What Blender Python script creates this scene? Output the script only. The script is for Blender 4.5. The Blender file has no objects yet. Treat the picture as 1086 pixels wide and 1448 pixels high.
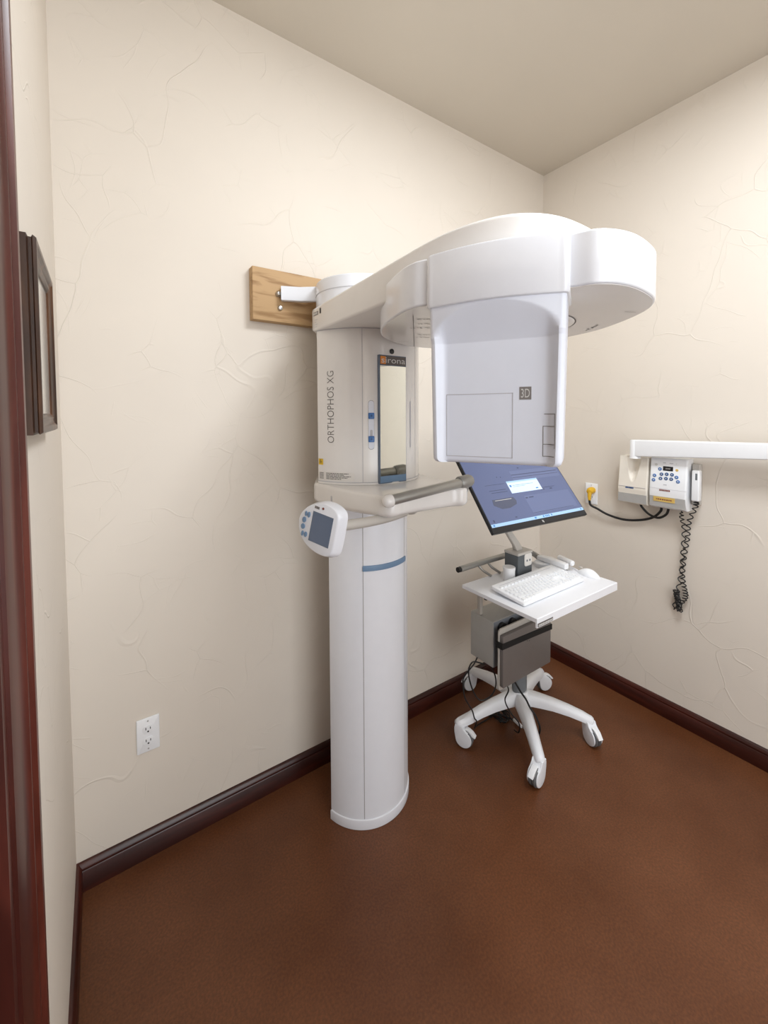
import bpy, bmesh, math, random
from math import sin, cos, pi, radians as rad, sqrt
from mathutils import Vector, Matrix, noise
random.seed(4)
SC = bpy.context.scene
COL = SC.collection

# ------------------------------------------------------------------ materials
def srgb(r, g, b):
    f = lambda c: (c/255/12.92) if c/255 <= .04045 else ((c/255+.055)/1.055)**2.4
    return (f(r), f(g), f(b), 1)

def mat(name, col, rough=.5, metal=0, spec=.5, coat=0, var=.04, scale=30, bump=0, bscale=200, emit=None, es=1):
    m = bpy.data.materials.new(name); m.use_nodes = True
    nt = m.node_tree; b = nt.nodes['Principled BSDF']
    b.inputs['Roughness'].default_value = rough; b.inputs['Metallic'].default_value = metal
    b.inputs['Specular IOR Level'].default_value = spec
    b.inputs['Coat Weight'].default_value = coat; b.inputs['Coat Roughness'].default_value = .12
    tc = nt.nodes.new('ShaderNodeTexCoord')
    n = nt.nodes.new('ShaderNodeTexNoise'); n.inputs['Scale'].default_value = scale; n.inputs['Detail'].default_value = 3
    nt.links.new(tc.outputs['Object'], n.inputs['Vector'])
    r = nt.nodes.new('ShaderNodeValToRGB')
    r.color_ramp.elements[0].position = .3; r.color_ramp.elements[1].position = .7
    r.color_ramp.elements[0].color = tuple(c*(1-var) for c in col[:3])+(1,)
    r.color_ramp.elements[1].color = tuple(min(1, c*(1+var)) for c in col[:3])+(1,)
    nt.links.new(n.outputs['Fac'], r.inputs['Fac']); nt.links.new(r.outputs['Color'], b.inputs['Base Color'])
    if bump:
        n2 = nt.nodes.new('ShaderNodeTexNoise'); n2.inputs['Scale'].default_value = bscale
        nt.links.new(tc.outputs['Object'], n2.inputs['Vector'])
        bp = nt.nodes.new('ShaderNodeBump'); bp.inputs['Strength'].default_value = bump; bp.inputs['Distance'].default_value = .002
        nt.links.new(n2.outputs['Fac'], bp.inputs['Height']); nt.links.new(bp.outputs['Normal'], b.inputs['Normal'])
    if emit:
        b.inputs['Emission Color'].default_value = emit; b.inputs['Emission Strength'].default_value = es
    return m

def wall_mat(name, col, lines=True):
    m = bpy.data.materials.new(name); m.use_nodes = True
    nt = m.node_tree; N = nt.nodes; L = nt.links; b = N['Principled BSDF']
    b.inputs['Roughness'].default_value = .62; b.inputs['Specular IOR Level'].default_value = .25
    tc = N.new('ShaderNodeTexCoord')
    def mth(op, a, c=None):
        x = N.new('ShaderNodeMath'); x.operation = op
        for i, v in enumerate((a, c)):
            if v is None: continue
            if isinstance(v, (int, float)): x.inputs[i].default_value = v
            else: L.new(v, x.inputs[i])
        return x.outputs[0]
    big = N.new('ShaderNodeTexNoise'); big.inputs['Scale'].default_value = 1.7; big.inputs['Detail'].default_value = 3
    L.new(tc.outputs['Object'], big.inputs['Vector'])
    fine = N.new('ShaderNodeTexNoise'); fine.inputs['Scale'].default_value = 9; fine.inputs['Detail'].default_value = 6
    L.new(tc.outputs['Object'], fine.inputs['Vector'])
    ramp = N.new('ShaderNodeValToRGB')
    ramp.color_ramp.elements[0].position = .3; ramp.color_ramp.elements[1].position = .72
    ramp.color_ramp.elements[0].color = tuple(c*.955 for c in col[:3])+(1,)
    ramp.color_ramp.elements[1].color = col
    L.new(big.outputs['Fac'], ramp.inputs['Fac']); L.new(ramp.outputs['Color'], b.inputs['Base Color'])
    h = mth('MULTIPLY', fine.outputs['Fac'], .35)
    if lines:                                            # trowel ridges: distorted cell edges, broken up by a mask
        for sc, th, dist, lo, hi, amp in ((2.6, .0070, .40, .49, .57, 1.1), (4.4, .0080, .35, .53, .61, .8), (8.5, .013, .25, .57, .66, .45)):
            w = N.new('ShaderNodeTexNoise'); w.inputs['Scale'].default_value = 2.3; w.inputs['Detail'].default_value = 2
            L.new(tc.outputs['Object'], w.inputs['Vector'])
            mx = N.new('ShaderNodeVectorMath'); mx.operation = 'MULTIPLY_ADD'
            L.new(w.outputs['Color'], mx.inputs[0]); mx.inputs[1].default_value = (dist,)*3; L.new(tc.outputs['Object'], mx.inputs[2])
            v = N.new('ShaderNodeTexVoronoi'); v.feature = 'DISTANCE_TO_EDGE'; v.inputs['Scale'].default_value = sc
            L.new(mx.outputs[0], v.inputs['Vector'])
            e = N.new('ShaderNodeMapRange'); e.inputs['From Min'].default_value = 0; e.inputs['From Max'].default_value = th
            e.inputs['To Min'].default_value = 1; e.inputs['To Max'].default_value = 0
            L.new(v.outputs['Distance'], e.inputs['Value'])
            k = N.new('ShaderNodeTexNoise'); k.inputs['Scale'].default_value = sc*1.1; k.inputs['Detail'].default_value = 1
            ad = N.new('ShaderNodeVectorMath'); ad.operation = 'ADD'; ad.inputs[1].default_value = (sc*3, 7, 2)
            L.new(tc.outputs['Object'], ad.inputs[0]); L.new(ad.outputs[0], k.inputs['Vector'])
            q = N.new('ShaderNodeMapRange'); q.inputs['From Min'].default_value = lo; q.inputs['From Max'].default_value = hi
            L.new(k.outputs['Fac'], q.inputs['Value'])
            h = mth('ADD', h, mth('MULTIPLY', mth('MULTIPLY', e.outputs[0], q.outputs[0]), amp))
    bp = N.new('ShaderNodeBump'); bp.inputs['Strength'].default_value = .42; bp.inputs['Distance'].default_value = .0030
    L.new(h, bp.inputs['Height']); L.new(bp.outputs['Normal'], b.inputs['Normal'])
    return m

def floor_mat():
    m = bpy.data.materials.new('stained_concrete'); m.use_nodes = True
    nt = m.node_tree; N = nt.nodes; L = nt.links; b = N['Principled BSDF']
    b.inputs['Roughness'].default_value = .38; b.inputs['Specular IOR Level'].default_value = .35
    tc = N.new('ShaderNodeTexCoord')
    a = N.new('ShaderNodeTexNoise'); a.inputs['Scale'].default_value = 1.6; a.inputs['Detail'].default_value = 4; a.inputs['Roughness'].default_value = .6
    L.new(tc.outputs['Object'], a.inputs['Vector'])
    r = N.new('ShaderNodeValToRGB'); r.color_ramp.elements[0].position = .32; r.color_ramp.elements[1].position = .7
    r.color_ramp.elements[0].color = srgb(86, 48, 24); r.color_ramp.elements[1].color = srgb(112, 71, 46)
    L.new(a.outputs['Fac'], r.inputs['Fac'])
    s = N.new('ShaderNodeTexNoise'); s.inputs['Scale'].default_value = 150; s.inputs['Detail'].default_value = 3
    L.new(tc.outputs['Object'], s.inputs['Vector'])
    r2 = N.new('ShaderNodeValToRGB'); r2.color_ramp.elements[0].position = .35; r2.color_ramp.elements[1].position = .75
    r2.color_ramp.elements[0].color = (.82, .82, .82, 1); r2.color_ramp.elements[1].color = (1.25, 1.22, 1.18, 1)
    L.new(s.outputs['Fac'], r2.inputs['Fac'])
    mm = N.new('ShaderNodeMix'); mm.data_type = 'RGBA'; mm.blend_type = 'MULTIPLY'; mm.inputs[0].default_value = 1
    L.new(r.outputs['Color'], mm.inputs[6]); L.new(r2.outputs['Color'], mm.inputs[7])
    L.new(mm.outputs[2], b.inputs['Base Color'])
    rr = N.new('ShaderNodeMapRange'); rr.inputs['To Min'].default_value = .30; rr.inputs['To Max'].default_value = .48
    L.new(a.outputs['Fac'], rr.inputs['Value']); L.new(rr.outputs[0], b.inputs['Roughness'])
    bp = N.new('ShaderNodeBump'); bp.inputs['Strength'].default_value = .15; bp.inputs['Distance'].default_value = .002
    L.new(s.outputs['Fac'], bp.inputs['Height']); L.new(bp.outputs['Normal'], b.inputs['Normal'])
    return m

def wood_mat(name, c1, c2, scale=(1, 12, 12), rough=.45, spec=.4, wav=3.0):
    m = bpy.data.materials.new(name); m.use_nodes = True
    nt = m.node_tree; N = nt.nodes; L = nt.links; b = N['Principled BSDF']
    b.inputs['Roughness'].default_value = rough; b.inputs['Specular IOR Level'].default_value = spec
    tc = N.new('ShaderNodeTexCoord'); mp = N.new('ShaderNodeMapping'); mp.inputs['Scale'].default_value = scale
    L.new(tc.outputs['Object'], mp.inputs['Vector'])
    n = N.new('ShaderNodeTexNoise'); n.inputs['Scale'].default_value = 2.2; n.inputs['Detail'].default_value = 4; n.inputs['Distortion'].default_value = .6
    L.new(mp.outputs[0], n.inputs['Vector'])
    w = N.new('ShaderNodeMath'); w.operation = 'MULTIPLY'; w.inputs[1].default_value = wav*6.28; L.new(n.outputs['Fac'], w.inputs[0])
    s = N.new('ShaderNodeMath'); s.operation = 'SINE'; L.new(w.outputs[0], s.inputs[0])
    mr = N.new('ShaderNodeMapRange'); mr.inputs['From Min'].default_value = -1; L.new(s.outputs[0], mr.inputs['Value'])
    r = N.new('ShaderNodeValToRGB'); r.color_ramp.elements[0].color = c1; r.color_ramp.elements[1].color = c2
    r.color_ramp.elements[0].position = .0; r.color_ramp.elements[1].position = .75
    L.new(mr.outputs[0], r.inputs['Fac']); L.new(r.outputs['Color'], b.inputs['Base Color'])
    return m

M = {}
M['wall'] = wall_mat('cream_trowelled_plaster', srgb(221, 213, 202))
M['ceil'] = wall_mat('ceiling_paint', srgb(206, 198, 185), False)
M['floor'] = floor_mat()
M['trim'] = wood_mat('mahogany_trim', srgb(60, 20, 12), srgb(88, 38, 28), (9, 9, 1.2), .36, .5, 1.2)
M['base'] = wood_mat('mahogany_baseboard', srgb(46, 14, 8), srgb(68, 25, 16), (1.5, 1.5, 14), .30, .5, 1.2)
M['white'] = mat('machine_white_enamel', srgb(228, 231, 238), .22, spec=.5, coat=.25, var=.008)
M['ivory'] = mat('machine_ivory_enamel', srgb(227, 225, 223), .22, spec=.5, coat=.25, var=.008)
M['panel'] = mat('sensor_panel_grey_white', srgb(220, 225, 237), .38, var=.008)
M['groove'] = mat('groove_grey', srgb(122, 118, 116), .7)  # plain mid grey of seams, grooves, moulded marks and logo square
M['seam'] = mat('column_seam_grey', srgb(158, 156, 155), .7)
M['lgroove'] = mat('fine_line_grey', srgb(184, 184, 190), .6)
M['ltext'] = mat('lettering_grey', srgb(95, 93, 92), .6)
M['dark'] = mat('black_plastic', srgb(22, 22, 24), .45)
M['cable'] = mat('black_cable_rubber', srgb(16, 16, 17), .5)
M['blue'] = mat('slate_blue_plastic', srgb(108, 137, 168), .35)
M['bluebtn'] = mat('blue_key', srgb(64, 112, 176), .35)
M['navy'] = mat('deep_blue_key', srgb(32, 78, 132), .35)
M['mirror'] = mat('mirror_glass', srgb(232, 235, 230), .01, metal=1, var=.002)
M['mirredge'] = mat('mirror_blue_edge', srgb(98, 112, 132), .25)
M['hdr'] = mat('header_dark_taupe', srgb(92, 86, 84), .35)
M['orange'] = mat('header_orange', srgb(217, 132, 44), .4)
M['ltr'] = mat('pale_lettering', srgb(205, 205, 203), .4)
M['alu'] = mat('satin_grey_tube', srgb(158, 157, 153), .36, metal=.55, var=.01)
M['aluD'] = mat('grey_cast_clamp', srgb(146, 145, 141), .4, metal=.35, var=.02)
M['yellow'] = mat('yellow_sticker', srgb(224, 184, 30), .5)
M['yplug'] = mat('yellow_plug_rubber', srgb(216, 170, 38), .5)
M['lcd'] = mat('slate_lcd_glass', srgb(92, 107, 132), .14, coat=.4, var=.01)
M['wplast'] = mat('white_plastic', srgb(234, 236, 239), .38, var=.01)
M['cplast'] = mat('cream_white_plastic', srgb(228, 222, 211), .4, var=.01)
M['gplast'] = mat('light_grey_plastic', srgb(186, 182, 176), .45, var=.01)
M['tray'] = mat('tray_white', srgb(230, 232, 237), .35, var=.01)
M['pole'] = mat('cart_mid_grey', srgb(108, 113, 117), .45)
M['darkgrey'] = mat('cart_dark_grey', srgb(84, 90, 94), .5)
M['star'] = mat('cart_base_white', srgb(230, 233, 238), .35, var=.01)
M['tyre'] = mat('grey_tyre', srgb(98, 100, 102), .5)
M['ups'] = mat('power_box_grey', srgb(168, 167, 163), .5, var=.02)
M['upsf'] = mat('power_box_front', srgb(118, 123, 130), .5, var=.02)
M['laptop'] = mat('laptop_grey_lid', srgb(120, 115, 112), .42, metal=.3, var=.015)
M['plate'] = mat('holder_plate_grey', srgb(178, 174, 167), .5)
M['pine'] = wood_mat('oak_board', srgb(150, 117, 80), srgb(184, 152, 112), (1.6, 8, 11), .6, .3, 2.6)
M['frame'] = wood_mat('walnut_frame', srgb(48, 28, 17), srgb(100, 64, 38), (9, 9, 1), .35, .5, 1.5)
M['print'] = mat('grey_print', srgb(205, 202, 195), .15, coat=.5, var=.08, scale=12)
M['screw'] = mat('zinc', srgb(190, 190, 190), .3, metal=.8)
M['bezel'] = mat('monitor_black', srgb(24, 24, 26), .4)
SCR = srgb(112, 124, 162)
def emis(name, c, s=.62): return mat(name, tuple(x*.25 for x in c[:3])+(1,), .3, emit=c, es=s, var=.0)
M['scr'] = emis('screen_slate_blue', srgb(108, 120, 160))
M['scr2'] = emis('screen_dim_blue', srgb(118, 130, 170))
M['scrd'] = emis('screen_dark_marks', srgb(74, 82, 112))
M['scrg'] = emis('screen_grey_shape', srgb(92, 98, 122))
M['popup'] = emis('screen_popup', srgb(214, 232, 250), .95)
M['taskbar'] = emis('screen_taskbar', srgb(170, 206, 240), .9)
M['pblue'] = emis('screen_popup_blue', srgb(80, 140, 205), .9)
M['red'] = mat('maroon_lettering', srgb(120, 60, 50), .6)
M['lcdk'] = mat('black_display', srgb(18, 18, 22), .15)
M['gold'] = mat('tan_sticker', srgb(206, 174, 96), .5)
M['silver'] = mat('silver_lower_panel', srgb(178, 177, 175), .4, metal=.25)
M['tape'] = mat('label_white', srgb(222, 219, 215), .5)
M['black_strap'] = mat('black_strap', srgb(14, 14, 14), .8)

# ------------------------------------------------------------------ mesh tools
class MB:
    """collects vertices and faces of ONE mesh"""
    def __init__(s): s.v = []; s.f = []
    def add(s, vs, fs, T=None):
        o = len(s.v)
        s.v += [tuple(T @ Vector(p)) if T else tuple(p) for p in vs]
        s.f += [tuple(i+o for i in f) for f in fs]
        return s
    def loft(s, rings, closed=True, c0=True, c1=True, T=None):
        n = len(rings[0]); vs = [p for r in rings for p in r]; fs = []
        m = n if closed else n-1
        for k in range(len(rings)-1):
            for i in range(m):
                j = (i+1) % n
                fs.append((k*n+i, k*n+j, (k+1)*n+j, (k+1)*n+i))
        if c0: fs.append(tuple(range(n))[::-1])
        if c1: fs.append(tuple((len(rings)-1)*n+i for i in range(n)))
        return s.add(vs, fs, T)
    def prism(s, poly, z0, z1, bev=0, T=None, seg=3, bot=True):
        """polygon (ccw xy) extruded along z with rounded top / bottom edges"""
        rings = []
        if bev and bot:
            for k in range(seg+1):
                a = pi/2*k/seg; rings.append([(x, y, z0+bev*(1-sin(a))) for x, y in inset(poly, bev*(1-cos(pi/2-a) if 0 else 1-sin(pi/2*0)) if 0 else bev*(1-sin(a)) if 0 else bev*cos(a) if 0 else bev*(1-sin(a)))])
        else: rings.append([(x, y, z0) for x, y in poly])
        if bev:
            for k in range(seg+1):
                a = pi/2*k/seg; rings.append([(x, y, z1-bev+bev*sin(a)) for x, y in inset(poly, bev*(1-cos(a)))])
        else: rings.append([(x, y, z1) for x, y in poly])
        if bev and bot:
            rings[:seg+1] = [[(x, y, z0+bev-bev*cos(pi/2*k/seg)) for x, y in inset(poly, bev*(1-sin(pi/2*k/seg)))] for k in range(seg+1)]
        return s.loft(rings, T=T)
    def box(s, x0, x1, y0, y1, z0, z1, bev=0, T=None, r=0):
        poly = rrect(x0, x1, y0, y1, r or bev) if (r or bev) else [(x0, y0), (x1, y0), (x1, y1), (x0, y1)]
        return s.prism(poly, z0, z1, bev, T)
    def tube(s, pts, r, n=12, caps=True, flat=1.0):
        pts = [Vector(p) for p in pts]; rings = []; up = None
        for i, p in enumerate(pts):
            t = (pts[min(i+1, len(pts)-1)]-pts[max(i-1, 0)]).normalized()
            if up is None:
                up = Vector((0, 0, 1)) if abs(t.z) < .9 else Vector((1, 0, 0))
            a = (up-t*up.dot(t)).normalized(); up = a; b = t.cross(a)
            rr = r[i] if isinstance(r, (list, tuple)) else r
            rings.append([tuple(p+a*rr*flat*cos(2*pi*k/n)+b*rr*sin(2*pi*k/n)) for k in range(n)])
        return s.loft(rings, c0=caps, c1=caps)
    def lathe(s, prof, T=None, n=32):
        return s.loft([[(r*cos(2*pi*k/n), r*sin(2*pi*k/n), z) for k in range(n)] for r, z in prof], T=T)
    def build(s, name, m, parent=None, smooth=True, ang=38):
        me = bpy.data.meshes.new(name); me.from_pydata(s.v, [], s.f); 
        bm = bmesh.new(); bm.from_mesh(me); bmesh.ops.remove_doubles(bm, verts=bm.verts, dist=1e-6)
        bmesh.ops.recalc_face_normals(bm, faces=bm.faces); bm.to_mesh(me); bm.free()
        if smooth:
            me.polygons.foreach_set('use_smooth', [True]*len(me.polygons)); me.set_sharp_from_angle(angle=rad(ang))
        me.materials.append(M[m] if isinstance(m, str) else m)
        o = bpy.data.objects.new(name, me); COL.objects.link(o)
        if parent: o.parent = parent; o.matrix_parent_inverse = parent_world(parent).inverted()
        return o

def parent_world(o):
    mw = Matrix.LocRotScale(o.location, o.rotation_euler, o.scale)
    return (parent_world(o.parent) @ o.matrix_parent_inverse @ mw) if o.parent else mw

def inset(poly, d):
    if abs(d) < 1e-9: return list(poly)
    n = len(poly); out = []
    A = sum(poly[i][0]*poly[(i+1) % n][1]-poly[(i+1) % n][0]*poly[i][1] for i in range(n)); sg = 1 if A > 0 else -1
    for i in range(n):
        p0, p, p1 = Vector(poly[i-1]), Vector(poly[i]), Vector(poly[(i+1) % n])
        a = (p-p0); b = (p1-p)
        if a.length < 1e-9: a = b
        if b.length < 1e-9: b = a
        a.normalize(); b.normalize()
        na = Vector((-a.y, a.x))*sg; nb = Vector((-b.y, b.x))*sg
        q = na+nb; L = q.length
        if L < 1e-6: out.append(tuple(p)); continue
        q.normalize(); k = d/max(.45, q.dot(na))
        out.append((p.x+q.x*k, p.y+q.y*k))
    return out

def rrect(x0, x1, y0, y1, r, n=5):
    P = []
    for cx, cy, a0 in ((x1-r, y0+r, -90), (x1-r, y1-r, 0), (x0+r, y1-r, 90), (x0+r, y0+r, 180)):
        for k in range(n+1):
            a = rad(a0+90*k/n); P.append((cx+r*cos(a), cy+r*sin(a)))
    return P

def spline(pts, n=8, closed=False):
    P = [Vector(p) for p in pts]; N = len(P); out = []
    rng = N if closed else N-1
    for i in range(rng):
        g = lambda k: P[k % N] if closed else P[max(0, min(N-1, k))]
        a, b, c, d = g(i-1), g(i), g(i+1), g(i+2)
        for k in range(n):
            t = k/n
            out.append(.5*((2*b)+(c-a)*t+(2*a-5*b+4*c-d)*t*t+(3*b-a-3*c+d)*t**3))
    if not closed: out.append(P[-1])
    return [tuple(v) for v in out]

def fmat(P, u, v):
    """local x,y,z -> u, v, u x v at P"""
    u = Vector(u).normalized(); v = Vector(v); n = u.cross(v).normalized(); v = n.cross(u)
    return Matrix(((u.x, v.x, n.x, P[0]), (u.y, v.y, n.y, P[1]), (u.z, v.z, n.z, P[2]), (0, 0, 0, 1)))

def tag(o, label=None, cat=None, group=None, kind=None):
    if label: o['label'] = label
    if cat: o['category'] = cat
    if group: o['group'] = group
    if kind: o['kind'] = kind
    return o

def empty(name, loc, label, cat, group=None):
    o = bpy.data.objects.new(name, None); COL.objects.link(o); o.location = loc; o.empty_display_size = .05
    return tag(o, label, cat, group)

def struct(mb, name, m, label, parent=None):
    o = mb.build(name, m, parent)
    if not parent: tag(o, label, 'room', kind='structure')
    return o

def text_mesh(txt, w, h, depth=.0004, off=0.0):
    """flat lettering fitted to w x h, origin at lower left; returns (verts, faces)"""
    cu = bpy.data.curves.new('txt', 'FONT'); cu.body = txt; cu.extrude = .0; cu.offset = off; cu.resolution_u = 4
    ob = bpy.data.objects.new('txt', cu); COL.objects.link(ob)
    dg = bpy.context.evaluated_depsgraph_get(); me = bpy.data.meshes.new_from_object(ob.evaluated_get(dg))
    vs = [tuple(v.co) for v in me.vertices]; fs = [tuple(p.vertices) for p in me.polygons]
    bpy.data.objects.remove(ob); bpy.data.meshes.remove(me); bpy.data.curves.remove(cu)
    x0 = min(v[0] for v in vs); x1 = max(v[0] for v in vs); y0 = min(v[1] for v in vs); y1 = max(v[1] for v in vs)
    return [((x-x0)/(x1-x0)*w, (y-y0)/(y1-y0)*h, depth) for x, y, z in vs], fs

# ------------------------------------------------------------------ room
W, H, D = 2.386, 2.97, 3.3
wt = .12
struct(MB().box(-W-wt, wt, -D-wt, wt, -.1, 0), 'floor', 'floor', 'brown stained concrete floor')
struct(MB().box(-W-wt, wt, -D-wt, wt, H, H+.1), 'ceiling', 'ceil', 'cream painted ceiling')
struct(MB().box(-W-wt, wt, 0, wt, 0, H), 'wall_back', 'wall', 'cream trowelled wall behind the tall white machine')
struct(MB().box(0, wt, -D-wt, 0, 0, H), 'wall_right', 'wall', 'cream trowelled wall carrying the control boxes')
struct(MB().box(-W-wt, wt, -D-wt, -D, 0, H), 'wall_front', 'wall', 'cream wall behind the viewpoint')
DY0, DY1, DZ = -.983, -1.90, 1.945
wl = MB().box(-W-wt, -W, DY0, 0, 0, H).box(-W-wt, -W, -D, DY1, 0, H).box(-W-wt, -W, DY1, DY0, DZ, H)
struct(wl, 'wall_left', 'wall', 'cream wall with the doorway at the left edge')

def casing(mb, p0, p1, axis):
    """moulded casing: profile (across, thickness), swept straight"""
    prof = [(0, 0), (0, .017), (.003, .021), (.017, .021), (.021, .016), (.026, .014), (.030, .0165), (.036, .0165),
            (.040, .013), (.062, .011), (.080, .010), (.090, .008), (.090, 0)]
    rings = []
    for (yo, zo, sy, sz) in (p0, p1):
        rings.append([(-W+t, yo+sy*a, zo+sz*a) for a, t in prof])
    mb.loft(rings)
c = MB()
oy0, oy1, oz = -.893, -1.99, DZ+.09
casing(c, (oy0, 0, -1, 0), (oy0, oz, -1, -1), 0)
casing(c, (oy0, oz, -1, -1), (oy1, oz, 1, -1), 0)
casing(c, (oy1, oz, 1, -1), (oy1, 0, 1, 0), 0)
struct(c, 'trim_1', 'trim', 'dark mahogany door casing at the left edge of the view')
j = MB().box(-W-wt, -W+.004, DY0-.02, DY0, 0, DZ).box(-W-wt, -W+.004, DY1, DY1+.02, 0, DZ).box(-W-wt, -W+.004, DY1, DY0, DZ-.02, DZ)
struct(j, 'trim_2', 'trim', 'dark mahogany door jamb')
dr = MB().box(-W-.10, -W-.06, DY1+.022, DY0-.022, .01, DZ-.022)
d = struct(dr, 'door_1', 'trim', 'closed dark wooden door in the casing')
pn = MB()
for z0, z1 in ((.2, .9), (1.05, 1.8)):
    pn.box(-W-.062, -W-.05, DY1+.16, DY0-.16, z0, z1, .006)
pn.build('door_panel', 'trim', d)
MB().lathe([(.0, 0), (.02, 0), (.012, .01), (.012, .035), (.027, .05), (.024, .065), (0, .07)], fmat((-W-.05, DY1+.08, 1.0), (0, 1, 0), (0, 0, 1)), 20).build('door_knob', 'screw', d)

BH = .091
bprof = [(0, 0), (.0155, 0), (.0155, .066), (.0135, .069), (.0150, .072), (.0145, .078), (.010, .084), (.007, .089), (.004, .091), (0, .091)]
def baseboard(name, a, b, nrm, ma, mb_, label):
    """a,b ends on the wall line; ma/mb_ = mitre direction sign along the run per unit of thickness"""
    a = Vector(a); b = Vector(b); t = (b-a).normalized(); nrm = Vector(nrm)
    rings = [[tuple(a+nrm*x+t*x*ma+Vector((0, 0, z))) for x, z in bprof], [tuple(b+nrm*x-t*x*mb_+Vector((0, 0, z))) for x, z in bprof]]
    struct(MB().loft(rings), name, 'base', label)
baseboard('baseboard_back', (-W, 0, 0), (0, 0, 0), (0, -1, 0), 1, 1, 'dark mahogany baseboard along the back wall')
baseboard('baseboard_right', (0, 0, 0), (0, -D, 0), (-1, 0, 0), 1, 1, 'dark mahogany baseboard along the right wall')
baseboard('baseboard_left', (-W, 0, 0), (-W, oy0, 0), (1, 0, 0), 1, 0, 'dark mahogany baseboard beside the door casing')
baseboard('baseboard_front', (-W, -D, 0), (0, -D, 0), (0, 1, 0), 1, 1, 'dark mahogany baseboard behind the viewpoint')

# ------------------------------------------------------------------ panoramic x-ray machine
CX, CY = -1.44, -.20
XR = empty('dental_xray_machine', (CX, CY, 0), 'tall white floor-standing panoramic dental x-ray machine with curved overhead arm', 'x-ray machine')
def dprof(r, a0=-165, a1=-15, n=48, back=None):
    P = [(CX+r*cos(rad(a0+(a1-a0)*k/n)), CY+r*sin(rad(a0+(a1-a0)*k/n))) for k in range(n+1)]
    if back: P += [(CX+back[0], P[-1][1]+.006), (CX+back[0], back[1]), (CX-back[0], back[1]), (CX-back[0], P[0][1]+.006)]
    return P
def arcpatch(mb, r, a0, a1, z0, z1, n=10, off=.0006):
    R = r+off; A = [a0+(a1-a0)*k/n for k in range(n+1)]
    return mb.loft([[(CX+R*cos(rad(a)), CY+R*sin(rad(a)), z) for a in A] for z in (z0, z1)], closed=False, c0=False, c1=False)
RC, RK = .178, .223          # column and carriage radii
MB().prism(dprof(RC, back=(.07, -.08)), .038, 1.80, 0).build('column', 'white', XR)
MB().prism(dprof(RC+.004, back=(.073, -.078)), 0, .038, .003).build('base_ring', 'white', XR)
full = [(CX+.172*cos(2*pi*k/48), CY+.172*sin(2*pi*k/48)+.0) for k in range(48)]
MB().prism(full, 1.80, 2.002, .006).build('column_top', 'white', XR)
MB().prism([(CX+.1732*cos(2*pi*k/48), CY+.1732*sin(2*pi*k/48)) for k in range(48)], 1.955, 1.957, 0).build('column_top_seam', 'lgroove', XR)
g = MB()
for a in (-121, -59): arcpatch(g, RC, a-.35, a+.35, .040, 1.27, 1)
g.build('panel_seam', 'seam', XR)
st = MB(); R = RC
n = 24; A = [-121.5+63.5*k/n for k in range(n+1)]
prof = [(RC-.002, .952), (RC+.004, .954), (RC+.005, .963), (RC+.004, .972), (RC-.002, .974)]
st.loft([[(CX+q*cos(rad(a)), CY+q*sin(rad(a)), z) for q, z in prof] for a in A])
st.build('blue_strip', 'blue', XR)

# carriage
CZ0, CZ1 = 1.272, 1.802
ca = MB().prism(dprof(RK, back=(.10, -.07)), CZ0+.006, CZ1, 0).build('carriage', 'ivory', XR)
MB().prism(dprof(RK+.002, back=(.102, -.068)), CZ0-.004, CZ0+.004, .002).build('lower_rim', 'ivory', ca)
g = MB()
for a in (-120.6, -59.4): arcpatch(g, RK, a-.22, a+.22, CZ0+.006, CZ1, 1)
arcpatch(g, RK, -165, -15, CZ0+.004, CZ0+.0065, 40, .0008)
arcpatch(g, RK, -165, -15, CZ1-.003, CZ1, 40, .0008)
g.build('seam', 'lgroove', ca)
# vertical product lettering, bent round the carriage
vs, fs = text_mesh('ORTHOPHOS XG', .246, .026, off=-.012)
lt = MB(); lt.add([((CX+(RK+.0008)*cos(a)), CY+(RK+.0008)*sin(a), 1.413+x) for x, y, z in vs for a in [rad(-146.5)-y/RK]], fs)
lt.build('lettering', 'ltext', ca)
arcpatch(MB(), RK, -168+4, -158.6, 1.335, 1.356, 6, .001).build('warning_sticker', 'yellow', ca)
s = MB()
for k, w_ in enumerate((.55, .8, .7)): arcpatch(s, RK, -163.0, -163.0+4*w_, 1.350-.005*k, 1.352-.005*k, 3, .0014)
s.build('sticker_print', 'dark', ca)
arcpatch(MB(), RK, -164, -128, 1.284, 1.311, 14, .001).build('rating_label', 'tape', ca)
s = MB()
for k in range(5):
    z = 1.306-.0048*k
    arcpatch(s, RK, -163, -158, z, z+.0022, 2, .0014)
    a = -155
    e = [-133, -137, -131, -134, -140][k]
    while a < e:
        b = a+random.uniform(1.2, 4); arcpatch(s, RK, a, min(b, e), z, z+.0024, 2, .0014); a = b+.4
s.build('label_print', 'ltext', ca)
# small black sensor hole and the two slider slots
MB().lathe([(0, 0), (.009, 0), (.009, .002), (.006, .003), (0, .003)], fmat((CX-.013, CY-RK, 1.726), (1, 0, 0), (0, 0, 1)), 20).build('indicator_window', 'dark', ca)
def pillpatch(mb, r, ac, da, z0, z1, off):
    N = 9; hw = rad(da)*r
    pts = [(hw*cos(t), z1-hw+hw*sin(t)) for t in [pi*k/N for k in range(N+1)]]+[(hw*cos(t), z0+hw+hw*sin(t)) for t in [pi+pi*k/N for k in range(N+1)]]
    mb.add([(CX+(r+off)*cos(rad(ac)+x/r), CY+(r+off)*sin(rad(ac)+x/r), z) for x, z in pts], [tuple(range(len(pts)))])
s = MB(); pillpatch(s, RK, -113, 2.6, 1.390, 1.558, .0007); s.build('slider_slot', 'groove', ca)
s = MB(); pillpatch(s, RK, -113, 2.45, 1.3912, 1.5568, .0012); s.build('slider_recess', 'panel', ca)
s = MB(); pillpatch(s, RK, -69.5, .9, 1.39, 1.557, .0007); s.build('side_slot', 'lgroove', ca)
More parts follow.
